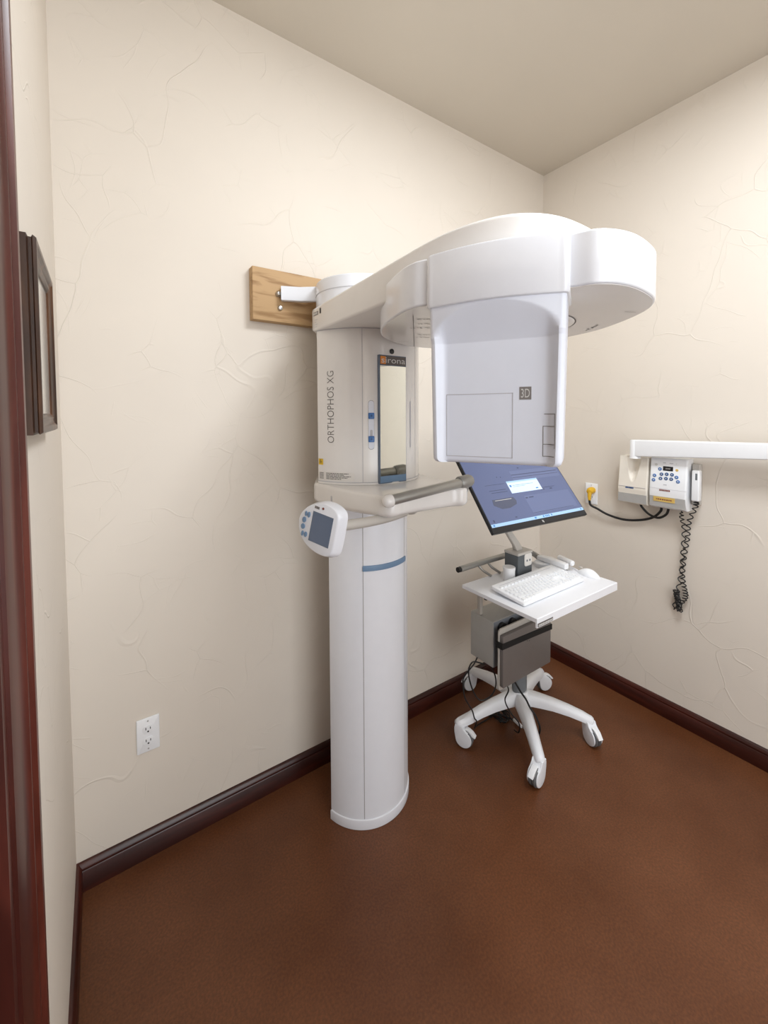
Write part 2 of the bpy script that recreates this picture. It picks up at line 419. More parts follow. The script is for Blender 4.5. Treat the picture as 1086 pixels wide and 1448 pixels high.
s = MB(); pillpatch(s, RK, -113, 1.1, 1.425, 1.458, .0018); s.build('slider_track', 'lgroove', ca)
for z in (1.505, 1.426):
    a = rad(-113); T = fmat((CX+(RK-.001)*cos(a), CY+(RK-.001)*sin(a), z), (-sin(a), cos(a), 0), (0, 0, 1))
    b = MB().box(-.0105, .0105, -.0105, .0105, 0, .007, .003, T).build('slider_button', 'bluebtn', ca)
    MB().lathe([(0, .007), (.0036, .007), (.0036, .0076), (0, .0076)], T, 16).build('button_mark', 'navy', b)
# mirror with header
MY = -.4245; MX0, MX1 = -1.506, -1.392
mi = MB().box(MX0, MX1, MY, CY-RK+.03, 1.272, 1.712, .0015).build('patient_mirror', 'mirredge', XR)
T = fmat((MX0, MY, 0), (1, 0, 0), (0, 0, 1)); mw = MX1-MX0
MB().box(.0028, mw-.0022, 1.299, 1.676, 0, .0008, 0, T).build('mirror_glass', 'mirror', mi)
MB().box(.003, mw-.003, 1.276, 1.298, 0, .0010, 0, T).build('lower_band', 'blue', mi)
MB().box(.003, mw-.003, 1.679, 1.709, 0, .0010, 0, T).build('header_band', 'hdr', mi)
MB().box(.004, .026, 1.681, 1.707, 0, .0014, 0, T).build('orange_square', 'orange', mi)
vs, fs = text_mesh('sirona', mw-.014, .019)
MB().add([(x+.008, y+1.685, .0019) for x, y, z in vs], fs, T).build('header_lettering', 'ltr', mi)
# boom over the carriage
def boomtop(y): return 1.883+.030*min(1, max(0, (-.23-y)/.80))**.9
hx = .2215; bp = []
bp.append((CX-hx, -.235))
for k in range(1, 25): bp.append((CX-hx, -.235-.56*k/24))
N = 44
for k in range(1, N):
    t = pi*k/N; ex = 2/2.6
    bp.append((CX-hx*abs(cos(t))**ex*(1 if cos(t) > 0 else -1), -.795-.300*abs(sin(t))**ex))
for k in range(25): bp.append((CX+hx, -.795+.56*k/24))
bp += [(CX+.13, -.12), (CX-.13, -.12)]
rings = []
for k in range(4): rings.append([(x, y, CZ1+.008-.008*cos(pi/2*k/3)) for x, y in inset(bp, .008*(1-sin(pi/2*k/3)))])
for k in range(5):
    a = pi/2*k/4; rings.append([(x, y, boomtop(y)-.012+.012*sin(a)) for x, y in inset(bp, .012*(1-cos(a)))])
bo = MB().loft(rings).build('overhead_arm', 'ivory', XR)
T = fmat((CX-hx-.0006, -.255, 1.857), (0, -1, 0), (0, 0, 1))
s = MB().box(-.008, .028, -.004, .008, 0, .0005, 0, T).build('arm_label', 'hdr', bo)
s = MB()
for k in range(7): s.box(-.006+.0045*k, -.003+.0045*k, -.002, .006, 0, .0009, 0, T)
s.build('label_print', 'ltr', bo)
MB().box(.040, .050, -.004, .014, 0, .0005, 0, T).build('black_square', 'dark', bo)
s = MB()
for k, (a, b) in enumerate(((0, .02), (0, .012), (.002, .022), (0, .017))): s.box(a, b, -.020-.008*k, -.0185-.008*k, 0, .0005, 0, T)
s.build('faint_print', 'lgroove', bo)

# rotating ring below the arm
ring_pts = [(-1.685, -.889), (-1.699, -.84), (-1.686, -.768), (-1.642, -.642), (-1.576, -.54), (-1.51, -.484), (-1.442, -.449), (-1.365, -.429), (-1.285, -.437),
            (-1.20, -.475), (-1.125, -.555), (-1.08, -.66), (-1.065, -.755), (-1.071, -.845), (-1.095, -.944), (-1.145, -1.034), (-1.205, -1.112), (-1.257, -1.157),
            (-1.325, -1.189), (-1.421, -1.203), (-1.482, -1.197), (-1.524, -1.174), (-1.546, -1.131), (-1.615, -1.012)]
ring_pts = ring_pts[::-1]
ro = [tuple(p) for p in spline(ring_pts, 6, True)]
RZ0, RZ1 = 1.75, 1.850
rg = MB().prism(ro, RZ0, RZ1, .0045, seg=4).build('rotating_ring', 'white', XR)
MB().prism(inset(ro, .005), RZ0-.0012, RZ0+.002, 0).build('underside_plate', 'ivory', rg)
cr = MB()
def annulus(mb, cx, cy, r0, r1, z, n=64):
    mb.loft([[(cx+r*cos(2*pi*k/n), cy+r*sin(2*pi*k/n), z) for k in range(n)] for r in (r0, r1)], c0=False, c1=False)
annulus(cr, -1.353, -.837, .165, .1685, RZ0-.0022); cr.build('bearing_groove', 'groove', rg)
MB().lathe([(.0, RZ0-.006), (.159, RZ0-.006), (.165, RZ0-.002), (.165, RZ0+.01)], Matrix.Translation((-1.353, -.837, 0)), 64).build('bearing_cover', 'ivory', rg)
s = MB()
def flat(mb, x, y, dx, dy, w, z=RZ0-.0024):
    a = Vector((x, y)); d_ = Vector((dx, dy)); n_ = Vector((-dy, dx)).normalized()*w/2
    q = [a-n_, a+d_-n_, a+d_+n_, a+n_]; mb.add([(p.x, p.y, z) for p in q], [(0, 1, 2, 3)])
flat(s, -1.655, -.795, .285, .353, .0016); s.build('plate_seam', 'groove', rg)
for (ox, oy) in ((-1.625, -.775), (-1.59, -.735), (-1.575, -.685), (-1.50, -.615), (-1.475, -.585)):
    s = MB()
    for k in range(12):
        x = ox+k*.0065; y = oy-.003*k+random.uniform(-.005, .005)
        flat(s, x, y, .0075, random.uniform(-.003, .003), .0035)
    s.build('moulded_lettering', 'groove', rg)
s = MB()
for k in range(8): flat(s, -1.175+.006*k+random.uniform(-.003, .003), -.985+.008*k+random.uniform(-.004, .004), .006, random.uniform(-.004, .006), .0045)
s.build('moulded_lettering', 'groove', rg)
s = MB(); flat(s, -1.475, -.492, .028, -.016, .002); s.build('moulded_line', 'groove', rg)
s = MB(); flat(s, -1.265, -1.10, .03, -.012, .002); s.build('moulded_line', 'groove', rg)

# sensor housing: local x = along t, local y = -n (inwards), z up
SO = Vector((-1.615, -1.01, 0)); st_ = Vector((cos(rad(-60)), sin(rad(-60)), 0)); sn = Vector((cos(rad(-150)), sin(rad(-150)), 0))
def S(t, n_, z): p = SO+st_*t+sn*n_; return (p.x, p.y, z)
def bulge(t): return .008+.022*(1-min(1, abs(t)/.14)**2)
def plan(hw, nf, depth=.125, r=.022):
    P = []
    m = 40
    for k in range(m+1):
        t = -(hw-r)+2*(hw-r)*k/m; P.append((t, nf(t)))
    for k in range(1, 7): a = pi/2*(1-k/6); P.append((hw-r+r*cos(a), nf(hw-r)-r+r*sin(a)))
    for k in range(7): a = -pi/2*k/6; P.append((hw-r+r*cos(a), -depth+r+r*sin(a)))
    for k in range(7): a = -pi/2-pi/2*k/6; P.append((-hw+r+r*cos(a), -depth+r+r*sin(a)))
    for k in range(0, 6): a = pi-pi/2*k/6; P.append((-hw+r+r*cos(a), nf(-(hw-r))-r+r*sin(a)))
    return P
rings = []
for z, o in ((1.738, -.006), (1.7395, -.002), (1.743, 0), (1.8455, 0), (1.850, -.002), (1.852, -.006)):
    rings.append([S(t, n_, z) for t, n_ in plan(.143+o, lambda t: bulge(t)+.004+o, .12, .014)])
se = MB().loft(rings).build('sensor_collar', 'white', XR)
def sm(x): x = max(0, min(1, x)); return x*x*(3-2*x)
def scoop(t, z):
    u = abs(t)/.124; top = bulge(t)-.003
    low = -.012+.019*sm((abs(t)-.104)/.024)
    za = 1.668+.064*sqrt(max(0, 1-u*u)) if u < 1 else 1.668
    if z >= za+.004: q = 1
    elif z <= 1.662: q = 0
    else:
        q = (z-1.662)/max(.012, za+.004-1.662); q = .12*sm(q)+.88*q
        q = min(1, q)
    return low+(top-low)*q
rings = []
zs = [1.742-(1.742-1.655)*k/80 for k in range(81)]+[1.655-(1.655-1.414)*k/12 for k in range(1, 13)]
for z in zs:
    hw = .1375-.0055*(1.742-z)/.34
    rings.append([S(t, n_, z) for t, n_ in plan(hw, lambda t: scoop(t, z), .115, .012)])
for k in range(1, 8):
    a = pi/2*k/7; o = .011*(1-cos(a)); z = 1.414-.011*sin(a)
    rings.append([S(t*(1-o/.13), n_-o if n_ > -.05 else n_+o, z) for t, n_ in plan(.132, lambda t: scoop(t, z), .115, .012)])
sh = MB().loft(rings).build('sensor_housing', 'panel', XR)
TS = fmat(tuple(SO), tuple(st_), (0, 0, 1))          # x=t, y=z, z=outwards
s = MB(); n0 = .0003; LV = -.012
for a in ((-.1035, .038, 1.551, 1.5524), (-.1035, .038, 1.417, 1.4184), (-.1035, -.1021, 1.417, 1.5524), (.0366, .038, 1.417, 1.5524)):
    s.box(a[0], a[1], a[2], a[3], LV-.001, LV+n0*2, 0, TS)
s.build('field_outline', 'lgroove', sh)
b = MB().box(.0505, .0735, 1.538, 1.564, LV-.001, LV+.0006, 0, TS).build('logo_square', 'groove', sh)
vs, fs = text_mesh('3D', .017, .018); MB().add([(x+.0535, y+1.542, LV+.001) for x, y, z in vs], fs, TS).build('logo_lettering', 'ltr', sh)
s = MB()
def latch(t0, t1, z0, z1):
    k = max(1, int((t1-t0)/.002)) if t1-t0 > z1-z0 else 1
    for i in range(k):
        a0 = t0+(t1-t0)*i/k; a1 = t0+(t1-t0)*(i+1)/k; nn = max(scoop(a0, 1.45), scoop(a1, 1.45))
        s.box(a0, a1, z0, z1, nn-.002, nn+.0007, 0, TS)
for a in ((.098, .1185, 1.508, 1.5092), (.0965, .1185, 1.4835, 1.4847), (.0965, .1185, 1.4475, 1.4487), (.0958, .1175, 1.4235, 1.4247), (.0958, .097, 1.4235, 1.4847), (.1177, .1187, 1.440, 1.5092)):
    latch(*a)
s.build('latch_outline', 'groove', sh)
# lower shelf (head support carrier) with grab bar
sp = [(-1.662, -.235), (-1.656, -.33), (-1.640, -.43), (-1.618, -.53), (-1.612, -.580), (-1.598, -.612), (-1.572, -.618), (-1.54, -.607), (-1.50, -.604), (-1.44, -.606),
      (-1.38, -.606), (-1.34, -.612), (-1.315, -.628), (-1.29, -.622), (-1.274, -.590), (-1.262, -.53), (-1.240, -.43), (-1.224, -.33), (-1.218, -.235)]
sp = [tuple(p) for p in spline(sp, 4)]
sp += [(-1.29, -.1), (-1.59, -.1)]
def shz(p):            # underside rises toward the tips
    x, y = p; return 1.196+.010*max(0, (-.44-y)/.18)**1.5
rings = []
for k in range(7):
    a = pi/2*k/6; ins = .020*(1-sin(a)); P = inset(sp, ins)
    rings.append([(x, y, shz((x, y))+.020*(1-cos(a))*.9) for x, y in P])
for k in range(5):
    a = pi/2*k/4; P = inset(sp, .010*(1-cos(a))); rings.append([(x, y, 1.256+.012*sin(a)) for x, y in P])
sf = MB().loft(rings).build('head_support_shelf', 'ivory', XR)
s = MB().prism([(CX+x, CY+y) for x, y in [(0, 0)]] if 0 else rrect(-.004, .004, -.012, .012, .0039), 0, .0008, 0, fmat((-1.6535, -.352, 1.226), (0, -1, 0), (0, 0, 1)))
s.build('keyhole', 'lgroove', sf)
TA, TB = Vector((-1.600, -.612, 1.258)), Vector((-1.292, -.606, 1.283))
pts = [tuple(TA.lerp(TB, k/12)+Vector((0, -.012*sin(pi*k/12), .004*sin(pi*k/12)))) for k in range(13)]
gb = MB().tube(pts, .0155, 20).build('grab_bar', 'alu', XR)
dv = (TB-TA).normalized()
MB().tube([tuple(TA-dv*.021), tuple(TA-dv*.019), tuple(TA-dv*.014), tuple(TA-dv*.006), tuple(TA+dv*.007)], [.006, .011, .016, .0192, .0198], 20).build('bar_collar', 'ivory', gb)
cl = MB().tube([tuple(TB-dv*.022), tuple(TB-dv*.018), tuple(TB+dv*.024), tuple(TB+dv*.034), tuple(TB+dv*.038)], [.019, .022, .022, .018, .010], 24).build('clamp', 'aluD', gb)
MB().tube([tuple(TB+Vector((.004, .004, -.004))), tuple(TB+Vector((.0, .008, -.028))), tuple(TB+Vector((-.008, .014, -.046)))], [.021, .019, .009], 20, flat=1.2).build('clamp_foot', 'aluD', gb)
# control pad on its arm
PP = Vector((-1.843, -.663, 1.225)); pu = Vector((.43804, -.87647, -.19981)); pv = Vector((.13075, -.15779, .97878))
PT = fmat(tuple(PP), tuple(pu), tuple(pv))
out = [(-.0725, -.004), (-.0737, .0063), (-.0675, .025), (-.0518, .0445), (-.0335, .0565), (-.0141, .0635), (.0077, .0645), (.0264, .0605), (.0385, .0535), (.0436, .0424), (.0452, .0172),
       (.0457, -.0152), (.0444, -.040), (.0405, -.0530), (.0290, -.0610), (.0121, -.0635), (-.011, -.0616), (-.0362, -.0534), (-.0564, -.0382), (-.0688, -.0195)][::-1]
out = [tuple(p) for p in spline(out, 4, True)]
rings = []
for off, z in ((.004, 0), (.0012, -.0012), (0, -.004), (-.004, -.016), (-.004, -.026), (.006, -.034), (.02, -.040)):
    rings.append([(x, y, z) for x, y in inset(out, off)])
rings = [[(x+(.010*(-z/.034)), y, z) for x, y, z in r] for r in rings]
cp = MB().loft(rings, T=PT).build('control_pad', 'white', XR)
MB().box(-.0315, .0315, -.0385, .0385, 0, .0006, 0, PT).build('screen_frame', 'mirredge', cp)
MB().box(-.0295, .0295, -.0362, .0362, 0, .0012, 0, PT).build('touch_screen', 'lcd', cp)
for x, y, rx, ry in ((-.052, .0251, .0035, .0065), (-.0424, .025, .0042, .0075), (-.0545, .0082, .0058, .0075), (-.0546, -.0091, .0062, .0070), (-.0527, -.0272, .0036, .0068), (-.0423, -.0271, .0045, .0070)):
    MB().prism([(x+rx*cos(2*pi*k/20), y+ry*sin(2*pi*k/20)) for k in range(20)], 0, .0022, .0006, PT).build('pad_button', 'blue', cp)
s = MB()
for x in (-.029, -.024, -.019): s.box(x, x+.004, .0465, .053, 0, .0008, 0, PT)
s.build('pad_mark', 'groove', cp)
MB().prism([(-.0035+.003*cos(2*pi*k/16), .0524+.003*sin(2*pi*k/16)) for k in range(16)], 0, .001, 0, PT).build('status_lamp', 'red', cp)
pa = [(-1.795, -.612, 1.212), (-1.73, -.600, 1.205), (-1.64, -.575, 1.196), (-1.55, -.545, 1.190), (-1.46, -.505, 1.186)]
MB().tube([tuple(p) for p in spline(pa, 6)], .0145, 16).build('pad_arm', 'gplast', XR)
MB().lathe([(0, -.030), (.016, -.027), (.030, -.016), (.036, 0), (0, 0)], Matrix.Translation((-1.425, -.49, 1.200)), 24).build('pad_pivot', 'gplast', XR)
# wall bracket strap
def strap(mb, P, z0, z1, th):
    P = [Vector(p) for p in P]; n_ = len(P); L_, R_ = [], []
    for i, p in enumerate(P):
        t = (P[min(i+1, n_-1)]-P[max(i-1, 0)]).normalized(); q = Vector((-t.y, t.x))*th/2
        L_.append(p+q); R_.append(p-q)
    poly = [tuple(p) for p in L_]+[tuple(p) for p in R_[::-1]]
    mb.prism(poly, z0, z1, .003)
s = MB(); strap(s, [(-1.706, -.054), (-1.638, -.080), (-1.53, -.165)], 1.944, 1.998, .024)
s.build('wall_bracket', 'white', XR)

# ------------------------------------------------------------------ wooden board on the wall
wb = MB().box(-1.81, -1.42, -.040, 0, 1.866, 2.061, .002).build('mounting_board', 'pine')
tag(wb, 'unfinished wooden board fixed to wall behind the machine bracket', 'wooden board')
MB().lathe([(0, 0), (.010, 0), (.010, .003), (.007, .009), (0, .011)], fmat((-1.706, -.040, 1.919), (1, 0, 0), (0, 0, 1)), 14).build('bolt', 'screw', wb)
MB().lathe([(0, 0), (.012, 0), (.012, .004), (.007, .012), (0, .013)], fmat((-1.712, -.040, 1.972), (1, 0, 0), (0, 0, 1)), 6).build('bolt', 'screw', wb)

# ------------------------------------------------------------------ outlets
def outlet(P, u, label, sockets=(0, 1)):
    T = fmat(P, u, (0, 0, 1))
    r = empty('wall_outlet', P, label, 'outlet', 'white wall outlets')
    MB().box(-.0345, .0345, -.059, .059, 0, .006, .003, T).build('cover_plate', 'wplast', r)
    for k in sockets:
        z = (-.0205, .0205)[k]
        pl = [(.0165*cos(t)*1.0, z+max(-.0135, min(.0135, .0175*sin(t)))) for t in [2*pi*q/32 for q in range(32)]]
        so = MB().prism(pl, .006, .0082, .0006, T).build('socket', 'wplast', r)
        MB().box(-.0078, -.0055, z-.001, z+.0075, .008, .0086, 0, T).box(.0055, .0078, z-.001, z+.0065, .008, .0086, 0, T).prism(
            [(.0028*cos(2*pi*q/12), z-.0075+.0028*sin(2*pi*q/12)) for q in range(12)], .008, .0086, 0, T).build('slot', 'dark', so)
    for z in (-.048, .048): MB().lathe([(0, .006), (.0028, .006), (.002, .0072), (0, .0074)], T @ Matrix.Translation((0, z, 0)), 10).build('screw', 'screw', r)
    return r
outlet((-2.180, -.0001, .424), (1, 0, 0), 'white duplex wall outlet low on the back wall with both sockets empty')
outlet((-.0001, -.333, 1.058), (0, -1, 0), 'white wall outlet right of the monitor with the yellow plug in it')

# ------------------------------------------------------------------ picture frame on the left wall
pf = empty('picture_frame', (-W, -.58, 1.64), 'dark walnut picture frame hanging on the narrow left wall beside the door casing', 'picture frame')
FY0, FY1, FZ0, FZ1 = -.728, -.445, 1.478, 1.797
prof = [(0, 0), (0, .010), (.004, .012), (.004, .016), (.001, .018), (.004, .0225), (.012, .0225), (.017, .0185), (.024, .0175), (.028, .0185), (.033, .016), (.036, .012), (.036, 0)]
s = MB(); cs = [(FY0, FZ0, 1, 1), (FY1, FZ0, -1, 1), (FY1, FZ1, -1, -1), (FY0, FZ1, 1, -1), (FY0, FZ0, 1, 1)]
s.loft([[(-W+t, y+sy*a, z+sz*a) for a, t in prof] for y, z, sy, sz in cs], c0=False, c1=False)
s.build('frame_moulding', 'frame', pf)
MB().box(-W, -W+.013, FY0+.03, FY1-.03, FZ0+.03, FZ1-.03).build('picture_print', 'print', pf)

# ------------------------------------------------------------------ intraoral x-ray unit on the right wall
ax = empty('xray_swing_arm', (-.05, -.60, 1.29), 'white horizontal swing arm extending along the right wall above the control boxes', 'swing arm')
MB().lathe([(0, 1.286), (.026, 1.286), (.024, 1.292), (.024, 1.374), (.021, 1.378), (0, 1.379)], Matrix.Translation((-.085, -.598, 0)), 28).build('hinge_post', 'wplast', ax)
rings = []
for y, x, z0, z1, hw in ((-.600, -.085, 1.298, 1.379, .022), (-.62, -.085, 1.297, 1.379, .024), (-1.10, -.085, 1.322, 1.388, .021), (-1.62, -.080, 1.348, 1.398, .018), (-1.63, -.08, 1.350, 1.396, .016)):
    rings.append([(x+a, y, b) for a, b in rrect(-hw, hw, z0, z1, .006)])
MB().loft(rings).build('arm_beam', 'wplast', ax)
# hinge housing: tapering cream box with a scooped front
bh = empty('hinge_housing', (0, -.585, 1.06), 'cream wall housing under the swing arm post with a scooped front and silver lower panel', 'wall box')
def BX(y, z, x): return (-x, y, z)
def hb_rings(yl, yr, rows_):
    return [[(qx, qy, z) for qx, qy in rrect(-x, 0, yr, yl, .008)] for z, x in rows_]
def hfront(z):
    if z < 1.060: return .066+.004*(z-1.054)/.006
    if z < 1.127: return .070+.009*(z-1.060)/.067
    return .079-.015*((z-1.127)/.163)
def hdepth(y, z):
    x = hfront(z); e = min(-.512-y, y+.652)
    x -= .006*(1-sqrt(max(0, 1-(1-min(1, max(0, e)/.006))**2)))
    if z > 1.165:
        f = min(1, (z-1.165)/.120); hw = .004+.031*f**.6; u = (y+.583)/hw
        if abs(u) < 1: x -= .034*f**.8*(1-u*u)**.75
    return x
NY, NZ = 70, 60; s = MB(); vs = []; fs = []
for i in range(NZ+1):
    z = 1.054+(1.292-1.054)*i/NZ
    for j_ in range(NY+1):
        y = -.652+.140*j_/NY; vs.append((-hdepth(y, z), y, z))
for i in range(NZ):
    for j_ in range(NY): q = i*(NY+1)+j_; fs.append((q, q+1, q+NY+2, q+NY+1))
s.add(vs, fs)
edge = [vs[j_] for j_ in range(NY+1)]+[vs[i*(NY+1)+NY] for i in range(1, NZ+1)]+[vs[NZ*(NY+1)+j_] for j_ in range(NY-1, -1, -1)]+[vs[i*(NY+1)] for i in range(NZ-1, 0, -1)]
s.loft([edge, [(0, y, z) for x, y, z in edge]], c0=False, c1=False)
s.build('housing_shell', 'cplast', bh, ang=50)
TH = fmat((-.0745, -.512, 0), (0, -1, 0), (0, 0, 1))
MB().prism([(.003, 1.060), (.137, 1.060), (.137, 1.104), (.003, 1.104)], 0, .0026, 0, TH).build('lower_panel', 'silver', bh)
s = MB(); s.box(.006, .132, 1.1395, 1.1405, 0, .0062, 0, TH); s.build('thin_line', 'lgroove', bh)
s = MB()
for a, b in ((.040, .052), (.054, .058), (.060, .070), (.071, .078)): s.box(a, b, 1.131, 1.137, 0, .0062, 0, TH)
s.build('blue_lettering', 'navy', bh)
# control box
cb = empty('control_box', (0, -.74, 1.06), 'white wall control box with small black display and round blue keys', 'control box')
h = MB().loft(hb_rings(-.662, -.818, [(1.054, .060), (1.060, .068), (1.115, .082), (1.150, .082), (1.288, .070), (1.296, .064)])).build('box_shell', 'wplast', cb)
TC = fmat((-.0, -.662, 0), (0, -1, 0), (0, 0, 1))
def CT(z):  # front depth at height z
    return .0822 if z < 1.15 else .0822-.012*(z-1.15)/.138
def cbox(mb, a0, a1, z0, z1, th=.0012): return mb.box(a0, a1, z0, z1, 0, max(CT(z0), CT(z1))+th-.0002, 0, TC)
sl = fmat((-.0822, -.662, 1.15), (0, -1, 0), (.012, 0, .138))
cbox(MB(), .004, .152, 1.064, 1.112, -.0095+.009).build('lower_panel', 'silver', cb)
s = MB(); s.box(.022, .112, 1.088, 1.110, 0, .0845, 0, TC); s.build('tan_sticker', 'gold', cb)
s = MB(); x = .034
while x < .10: w_ = random.uniform(.003, .008); s.box(x, x+w_, 1.096, 1.1015, 0, .0850, 0, TC); x += w_+.0025
s.build('sticker_print', 'red', cb)
s = MB(); s.box(.001, .155, 1.1495, 1.1505, 0, .0826, 0, TC); s.build('fine_line', 'lgroove', cb)
s = MB()
for a in range(8): s.box(.046+a*.0058, .0502+a*.0058, 1.139, 1.147, 0, .0829, 0, TC)
s.build('maker_lettering', 'red', cb)
MB().box(.057, .099, .087, .108, 0, .0012, .0005, sl).build('display', 'lcdk', cb)
MB().box(.068, .088, .094, .101, .001, .0016, 0, sl).build('display_digits', 'groove', cb)
bt = [(-.714, 1.219), (-.736, 1.221), (-.758, 1.221), (-.711, 1.198), (-.734, 1.2), (-.756, 1.2), (-.777, 1.211), (-.784, 1.191), (-.684, 1.21), (-.681, 1.188), (-.706, 1.243)]
for i, (y, z) in enumerate(bt):
    m_ = 'navy' if i < 6 else 'bluebtn'
    P = sl @ Matrix.Translation((-.662-y, z-1.150, 0))
    b = MB().lathe([(0, 0), (.0078, 0), (.0078, .0015), (.0065, .0022), (0, .0022)], P, 20).build('key', m_, cb)
    MB().box(-.0026, .0026, -.0022, .0022, .002, .0026, 0, P).build('key_symbol', 'ltr', b)
for y, z, m_ in ((-.689, 1.263, 'ltr'), (-.777, 1.244, 'gold')):
    MB().lathe([(0, 0), (.006, 0), (.006, .0012), (0, .0014)], sl @ Matrix.Translation((-.662-y, z-1.150, 0)), 18).build('indicator', m_, cb)
s = MB()
for a0, a1 in ((.056, .068), (.083, .098), (.110, .112)): s.box(a0, a1, .122, .125, 0, .0008, 0, sl)
s.build('small_print', 'lgroove', cb)
MB().box(.062, .076, .018, .022, 0, .0008, 0, sl).build('maker_line', 'lgroove', cb)
# side bracket + handset
hs = empty('exposure_handset', (-.03, -.845, 1.11), 'slim white hand switch clipped to the right side of the control box', 'hand switch')
MB().box(-.067, -.033, -.862, -.832, 1.108, 1.250, .006).build('handset_body', 'wplast', hs)
MB().box(-.0672, -.058, -.856, -.846, 1.205, 1.237, .0015).build('switch_key', 'pole', hs)
MB().box(-.032, -.0005, -.853, -.822, 1.085, 1.275, .004).build('side_bracket', 'gplast', cb)

# ------------------------------------------------------------------ cords on the right wall
pc = empty('power_cord', (-.02, -.345, 1.06), 'thick black power cord drooping from the yellow plug to the control box', 'power cord')
MB().tube(spline([(-.045, -.345, 1.03), (-.040, -.350, 1.00), (-.034, -.385, .985), (-.028, -.44, .962), (-.022, -.52, .951), (-.020, -.60, .965), (-.022, -.66, .992), (-.030, -.695, 1.03), (-.035, -.700, 1.052)], 6), .0060, 10).build('cord', 'cable', pc)
ph = MB().tube([(-.006, -.342, 1.079), (-.012, -.342, 1.079), (-.034, -.342, 1.078), (-.046, -.343, 1.074), (-.050, -.344, 1.072)], [.017, .019, .019, .015, .007], 14).build('plug', 'yplug', pc)
MB().tube([(-.040, -.344, 1.072), (-.046, -.345, 1.045), (-.045, -.345, 1.028)], [.012, .009, .007], 12).build('strain_relief', 'yplug', ph)
lc = MB().tube(spline([(-.045, -.610, 1.053), (-.038, -.615, 1.035), (-.032, -.645, 1.005), (-.030, -.685, .995), (-.036, -.722, 1.02), (-.045, -.735, 1.053)], 6), .0056, 10).build('link_cable', 'cable')
tag(lc, 'short black cable looping between the hinge housing and the control box', 'cable')
def coil(path, r, turns, n=10):
    P = spline(path, 24); m = len(P); out_ = []
    for i in range(m*4):
        f = i/(m*4-1)*(m-1); k = min(m-2, int(f)); p = Vector(P[k]).lerp(Vector(P[k+1]), f-k)
        g_ = min(1, i/(m*.5))*min(1, (m*4-1-i)/(m*.2)); a = 2*pi*turns*i/(m*4)
        out_.append(tuple(p+Vector((cos(a)*r*g_*.8, sin(a)*r*g_, 0))))
    return out_
pth1 = [(-.045, -.790, 1.052), (-.040, -.788, 1.02), (-.020, -.792, .96), (-.018, -.789, .86), (-.018, -.785, .76), (-.018, -.772, .66), (-.018, -.757, .56)]
pth2 = [(-.018, -.760, .565), (-.02, -.785, .60), (-.020, -.805, .64), (-.022, -.800, .68), (-.02, -.790, .74), (-.02, -.795, .83), (-.02, -.806, .92), (-.022, -.812, 1.00), (-.045, -.845, 1.085), (-.048, -.846, 1.107)]
cc = coil(pth1, .0080, 14); cc2 = coil(pth2, .0090, 27)
clump = [(-.024+.010*cos(k*.8), -.785+.011*sin(k*.8)+.020*((k/110)), .562+.10*(k/110)+.004*sin(k*2.1)) for k in range(110)]
o = MB().tube(cc+cc2, .0026, 6).tube(clump, .0026, 6).build('coiled_cord', 'cable')
tag(o, 'black coiled cord hanging from the hand switch and control box, bunched at the bottom', 'coiled cord')

